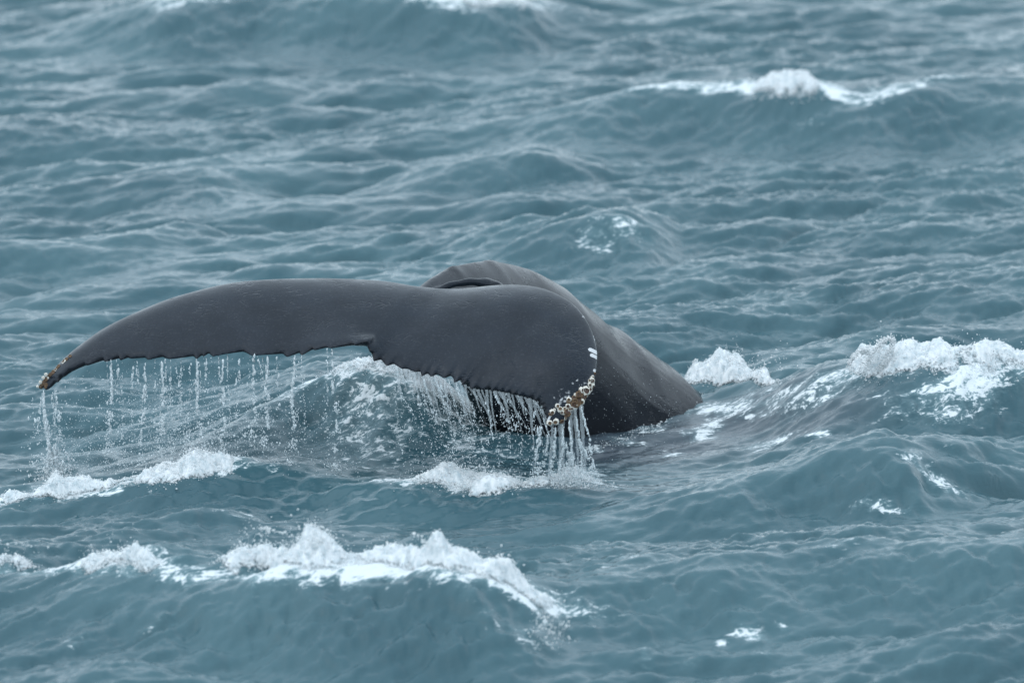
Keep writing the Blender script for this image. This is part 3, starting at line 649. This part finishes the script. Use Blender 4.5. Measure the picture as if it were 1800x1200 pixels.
side_P = [add_mound('breaker_foam', [(1175,682,6,.8),(1200,682,18,1),(1240,676,26,1.2),(1280,672,42,1.3),(1300,672,40,1.2),(1330,674,20,1),(1360,676,8,.8),(1400,678,4,.6)], .26, 'rounded white foam heap right beside the whale back', 4, spray=300),
 add_mound('breaker_foam', [(1470,680,0,.8),(1492,674,16,1),(1520,668,34,1.2),(1550,664,44,1.3),(1580,664,26,1.2),(1620,662,24,1.2),(1660,660,32,1.3),(1700,660,26,1.2),(1740,660,22,1.2),(1800,662,22,1.2),(1900,666,18,1)], .30, 'long white foam crest at the right edge of the picture behind the whale', 5, spray=420)]
far_P = [add_mound('breaker_foam', [(1300,170,2,.7),(1325,172,14,1),(1360,172,26,1.2),(1400,172,26,1.2),(1435,178,20,1),(1460,184,4,.7)], .3, 'distant white foam cap at the upper right', 6, spray=100, step=.012),
 add_mound('breaker_foam', [(285,12,2,.8),(310,8,10,1),(340,4,12,1),(380,2,7,1),(410,0,2,.7)], .35, 'far foam cap at the top left corner', 7, spray=40, step=.012),
 add_mound('breaker_foam', [(740,6,3,.8),(770,8,18,1.2),(820,10,24,1.4),(870,12,16,1.2),(920,18,6,1),(960,28,2,.8)], .4, 'far breaking foam at the top centre', 8, spray=60, step=.012)]
land_P = [add_mound('splash_foam', [(-60,895,6,.8),(0,890,9,.8),(60,884,18,.9),(92,878,38,1.1),(118,876,26,1),(180,872,8,.8),(240,862,12,.8),(270,856,22,1),(310,850,30,1.1),(345,846,36,1.1),(370,842,18,1),(420,840,6,.8),(450,838,0,.6)], .22, 'foam thrown up where water from the left fluke tip lands', 9, spray=600),
 add_mound('splash_foam', [(690,866,2,.7),(730,864,10,.9),(780,864,22,1),(830,862,32,1.2),(870,862,26,1.1),(910,860,14,1),(950,856,14,1),(985,850,26,1.1),(1015,848,26,1.1),(1045,850,10,.8),(1075,852,0,.6)], .3, 'low foam patch beneath the right fluke', 10, spray=700),
 add_mound('splash_foam', [(545,672,2,.8),(590,668,8,1),(640,668,10,1),(690,668,8,1),(730,676,5,.9),(770,690,2,.8)], .3, 'foam on the curling wave seen under the flukes', 11, spray=120)]

def splat(cx, cy, y, ex, ey, n, seed, r0=.005, up=True):
    r = np.random.default_rng(seed); px = cx + r.normal(0, 1, n) * ex; py = cy - np.abs(r.normal(0, 1, n)) * ey if up else cy + r.normal(0, 1, n) * ey
    return at_y(px, py, y + r.normal(0, .12, n)), r.lognormal(math.log(r0), .4, n).clip(.002, .014)
def arc(pts, y, n, seed, spread=2.0, r0=.006):
    r = np.random.default_rng(seed); c_ = catmull(pts, n); k = r.random(n) ** .8 * (n - 1); c_ = c_[k.astype(int)]
    return at_y(c_[:, 0] + r.normal(0, spread, n), c_[:, 1] + r.normal(0, spread, n), y + r.normal(0, .03, n)), r.lognormal(math.log(r0), .4, n).clip(.002, .014)

yF1 = float(at_z(520, 998, .57)[1]); yF3 = float(at_z(1560, 648, .44)[1]); yF3b = float(at_z(1280, 655, .34)[1]); yF1b = float(at_z(760, 996, .62)[1])
A = front_P + [arc([(560,945),(530,942),(500,936),(470,930),(458,929)], yF1, 70, 31, 2.2, .007), arc([(770,965),(752,955),(740,945),(724,937)], yF1b, 60, 32, 2.4, .006), splat(560, 960, yF1, 16, 12, 140, 33), splat(880, 1000, yF1b, 16, 8, 50, 34), splat(30, 975, yF1, 26, 12, 26, 35, .006), splat(965, 1105, yF1b - .5, 22, 22, 160, 36, .006, False), splat(205,985,yF1,16,8,50,37)]
drops('wave_spray', np.vstack([q[0] for q in A]), np.concatenate([q[1] for q in A]), M_SPRAY, 'white spray flung up from the nearest breaking wave', 'spray', seed=2)
A = side_P + [arc([(1492,660),(1496,632),(1510,618),(1524,616)], yF3, 190, 41, 2.4, .0085), arc([(1524,650),(1530,625),(1548,605),(1566,592)], yF3, 260, 42, 3.4, .0085), arc([(1545,650),(1556,630),(1568,610),(1570,596)], yF3, 200, 43, 3, .008), arc([(1738,650),(1742,632),(1746,616)], yF3, 50, 44, 1.8, .007), arc([(1512,650),(1516,622),(1530,606)], yF3, 80, 46, 2, .005), splat(1350, 650, yF3b, 28, 18, 60, 45, .006), splat(1280,640,yF3b,28,8,60,47), splat(1545,635,yF3,24,18,150,48,.0045)]
drops('wave_spray', np.vstack([q[0] for q in A]), np.concatenate([q[1] for q in A]), M_SPRAY, 'thin jets of spray above the foam right of the whale', 'spray', seed=3)
A = far_P
drops('wave_spray', np.vstack([q[0] for q in A]), np.concatenate([q[1] for q in A]) * 1.3, M_SPRAY, 'fine spray on the far breaking crests', 'spray', seed=4)
A = land_P + [splat(92, 884, Y0 + .40, 22, 36, 900, 61, .0055), splat(140, 878, Y0 + .35, 26, 14, 260, 62, .005), splat(1000, 858, Y0 - .3, 34, 14, 420, 63, .005), splat(830, 862, Y0 - .2, 50, 12, 420, 64, .0045)]
drops('splash_drops', np.vstack([q[0] for q in A]), np.concatenate([q[1] for q in A]), M_SPRAY, 'drops bouncing off the water beneath the flukes', 'spray', seed=5)

# water falling from the flukes
def trail_pt(x, left):
    P = catmull(LT if left else RT_, 300); k = np.argmin(np.abs(P[:, 0][None] - np.atleast_1d(x)[:, None]), axis=1); return P[k]
def strand(px, py, dy, length, width, n, seed, drift=0, thin=.5, r0=.0042, brk=.5):
    r = np.random.default_rng(seed); t = r.random(n) ** .85
    ph, fr = r.uniform(0, 6), r.uniform(1.5, 4)
    cx = px + drift * t + np.sin(t * fr * 3 + ph) * width * 1.2 * t + np.sin(t * fr * 9 + ph * 3) * width * .5 * t + np.cumsum(r.normal(0, .25, 400))[(t * 399).astype(int)] * .6
    gate = np.sin(t * fr * 11 + ph) + .9 * np.sin(t * 37 + ph * 2) > -1.3 + 2.2 * brk * t
    sp = width * (.16 + thin * t * (.35 + .65 * (np.sin(t * fr * 7 + ph * 1.7) > 0)))
    X_ = cx + r.normal(0, 1, n) * sp; Y_ = py + t * length + r.normal(0, 1, n)
    st = np.where(t < .35, r.uniform(1.5, 3.5, n), r.uniform(.9, 1.8, n)); rad = r.lognormal(math.log(r0), .38, n).clip(.0018, .012)
    P = at_y(X_, Y_, Y0 + dy + r.normal(0, .05, n)); k = gate
    return P[k], rad[k], st[k]
def above_sea(P, *rest):
    k = P[:, 2] > sea(P[:, 0], P[:, 1]) - .01
    return (P[k],) + tuple(q[k] for q in rest)
def gather(items): return above_sea(*[np.concatenate([q[i] for q in items]) for i in range(3)])

it = [strand(76, 690, .44, 195, 4.4, 1200, 1, 20, 1.0, .0056, .15), strand(72, 695, .44, 185, 4, 200, 2, -10, 1.8, .0042, .8), strand(98, 684, .40, 190, 5, 340, 3, 10, 1.5, .0042, .75), strand(92, 690, .42, 190, 6, 300, 4, 30, 1.8, .0046, .7), strand(88, 760, .42, 120, 8, 260, 7, -22, 1.6, .0045, .7), strand(84, 800, .43, 90, 9, 420, 6, 8, 1.3, .0055, .3), strand(60,700,.44,120,6,90,5,-6,1.5,.004,.6), strand(96,780,.43,95,11,620,8,8,1.2,.0054,.35), strand(120,800,.43,75,9,220,9,14,1.4,.0048,.6)]
P, R_, st = gather(it); drops('falling_water', P, R_, M_DROP, 'broken stream of water pouring off the left fluke tip', 'water', st, 11)
it = []; r = np.random.default_rng(17)
for k, x in enumerate([188,195,236,240,255,282,286,290,310,318,335,345,350,362,384,392,440,446,452,462,470,486,512,518,522,530,575,583,400,420,300,272,215,205]):
    p = trail_pt(x, True)[0]; big = x in (446, 286, 518, 345, 392, 255, 583, 470, 195)
    it.append(strand(x, p[1] + 4, p[2], r.uniform(60, 240) if not big else r.uniform(150, 250), r.uniform(1.2, 4.2) if not big else 3.6, int(r.uniform(50, 170)) if not big else 420, 100 + k, r.uniform(-5, 9), 2.0 if not big else 1.3, (.0038 if not big else .0052), .6))
n = 11000; x = np.concatenate([r.normal(310, 110, int(n * .75)), r.uniform(90, 640, n - int(n * .75))]).clip(90, 640); p = trail_pt(x, True); t = r.random(n) ** .55
it.append((at_y(x + r.normal(0, 8, n), p[:, 1] + 4 + t * (870 - p[:, 1]), Y0 + p[:, 2] + r.normal(0, .10, n)), r.lognormal(math.log(.0027), .48, n).clip(.0015, .011), r.uniform(.8, 1.6, n)))
n = 700; x = r.normal(345, 28, n); it.append((at_y(x, 815 - np.abs(r.normal(0, 45, n)), Y0 + .15 + r.normal(0, .12, n)), r.lognormal(math.log(.0045), .4, n).clip(.002, .011), r.uniform(.8, 1.5, n)))
P, R_, st = gather(it); drops('falling_drops', P, R_, M_DROP, 'curtain of drops raining from the saw-edged trailing edge of the left fluke', 'water', st, 12)
it = []
for k, x in enumerate(np.r_[np.arange(690, 870, 9.3), np.arange(870, 960, 13)]):
    if r.random() < .22: continue
    p = trail_pt(x + r.normal(0, 3), False)[0]; it.append(strand(x + r.normal(0, 3), p[1] + 4 + (r.uniform(0, 34) if r.random() < .4 else 0), p[2], r.uniform(50, 150), r.uniform(1.5, 5), int(r.uniform(60, 190)), 300 + k, r.uniform(12, 48), 1.5, .0034, .5))
n = 3600; x = np.concatenate([r.uniform(680, 960, n // 2), r.normal(800, 40, n - n // 2)]); p = trail_pt(x, False); t = r.random(n) ** .7
it.append((at_y(x + 14 * t + r.normal(0, 6, n), p[:, 1] + 4 + t * (865 - p[:, 1]), Y0 + p[:, 2] + r.normal(0, .10, n)), r.lognormal(math.log(.0027), .45, n).clip(.0015, .010), r.uniform(.8, 1.6, n)))
P, R_, st = gather(it); drops('falling_drops', P, R_, M_DROP, 'dense veil of drops falling under the right fluke in front of dark skin', 'water', st, 13)
it = []
for k, (x, y, ln, wd, n, dr) in enumerate([(976,752,100,3,420,-4),(990,748,104,3,380,-2),(1001,742,110,3,420,10),(1013,728,120,3,380,10),(1022,716,132,3,340,24),(966,755,90,6,200,-22),(1016,770,80,6,240,34),(994,775,76,10,300,4),(950,745,100,6,190,-4),(940,720,125,5,170,6),(1004,800,50,18,320,10)]):
    it.append(strand(x, y, -.26, ln, wd, n, 500 + k, dr, .9, .0042, .2))
P, R_, st = gather(it); drops('falling_water', P, R_, M_DROP, 'white streams of water pouring off the barnacled right fluke tip', 'water', st, 14)

# thin films of water hanging from the right fluke
def film(cols, name, label, seed):
    r = np.random.default_rng(seed); Vs, Fs, off = [], [], 0
    for (x0, y0, x1, y1, w0, w1, dy) in cols:
        n = 24; t = np.linspace(0, 1, n); cx = x0 + (x1 - x0) * t ** 1.2 + np.cumsum(r.normal(0, .35, n)); wd = (w0 + (w1 - w0) * t) * (.7 + .5 * r.random(n)); cy = y0 + (y1 - y0) * t
        rows = []
        for off_, zz in ((-1, 0), (0, -.012), (1, 0), (0, .012)): rows.append(at_y(cx + off_ * wd, cy, Y0 + dy + zz))
        v = np.stack(rows, 1).reshape(-1, 3); Vs.append(v)
        for i in range(n - 1):
            for k in range(4): Fs.append((off + i * 4 + k, off + i * 4 + (k + 1) % 4, off + i * 4 + 4 + (k + 1) % 4, off + i * 4 + 4 + k))
        off += len(v)
    o_ = mesh_np(name, np.vstack(Vs), np.array(Fs), M_FILM); tag(o_, label, 'water', 'stuff')
cols = []; r = np.random.default_rng(23)
for x in np.arange(690, 958, 7.5):
    p = trail_pt(x, False)[0]; cols.append((x, p[1] + 1, x + r.uniform(8, 30), p[1] + r.uniform(30, 90), r.uniform(1.5, 5), .5, p[2]))
film(cols, 'water_curtain', 'thin clear sheets of water hanging from the right fluke edge', 1)
cols = [(x, 735 - (x - 970) * .45, x + (x - 990) * .35, 838, r.uniform(2, 5), r.uniform(1.5, 4), -.26) for x in (972, 985, 990, 1003, 1011, 1022)]
cols += [(76, 690, 82, 770, 2.5, .6, .43), (97, 684, 101, 740, 2, .5, .4)]
film(cols, 'water_curtain', 'glassy water sheets draining from both fluke tips', 2)
r = np.random.default_rng(71); c_ = catmull([(1035,792),(1090,776),(1150,748),(1195,716),(1226,694)], 300); k = r.integers(0, 300, 420)
g_ = hit_sea(c_[k, 0] + r.normal(0, 8, 420), c_[k, 1] + r.normal(0, 4, 420)); g_[:, 2] += np.abs(r.normal(0, .018, 420))
drops('splash_drops', g_, r.lognormal(math.log(.0042), .45, 420).clip(.002, .012), M_SPRAY, 'small drops along the waterline of the whale back', 'spray', None, 16)
# light speckle of drops in front of the dark flank
n = 260; px = r.uniform(1030, 1200, n); py = r.uniform(640, 790, n); P = at_y(px, py, Y0 + 1.0 + r.normal(0, .2, n)); k = py > 590 + (px - 1030) * .55
P, R_ = above_sea(P[k], r.lognormal(math.log(.0022), .3, n)[k]); drops('spray_mist', P, R_, M_DROP, 'fine specks of spray before the dark flank', 'spray', None, 15)
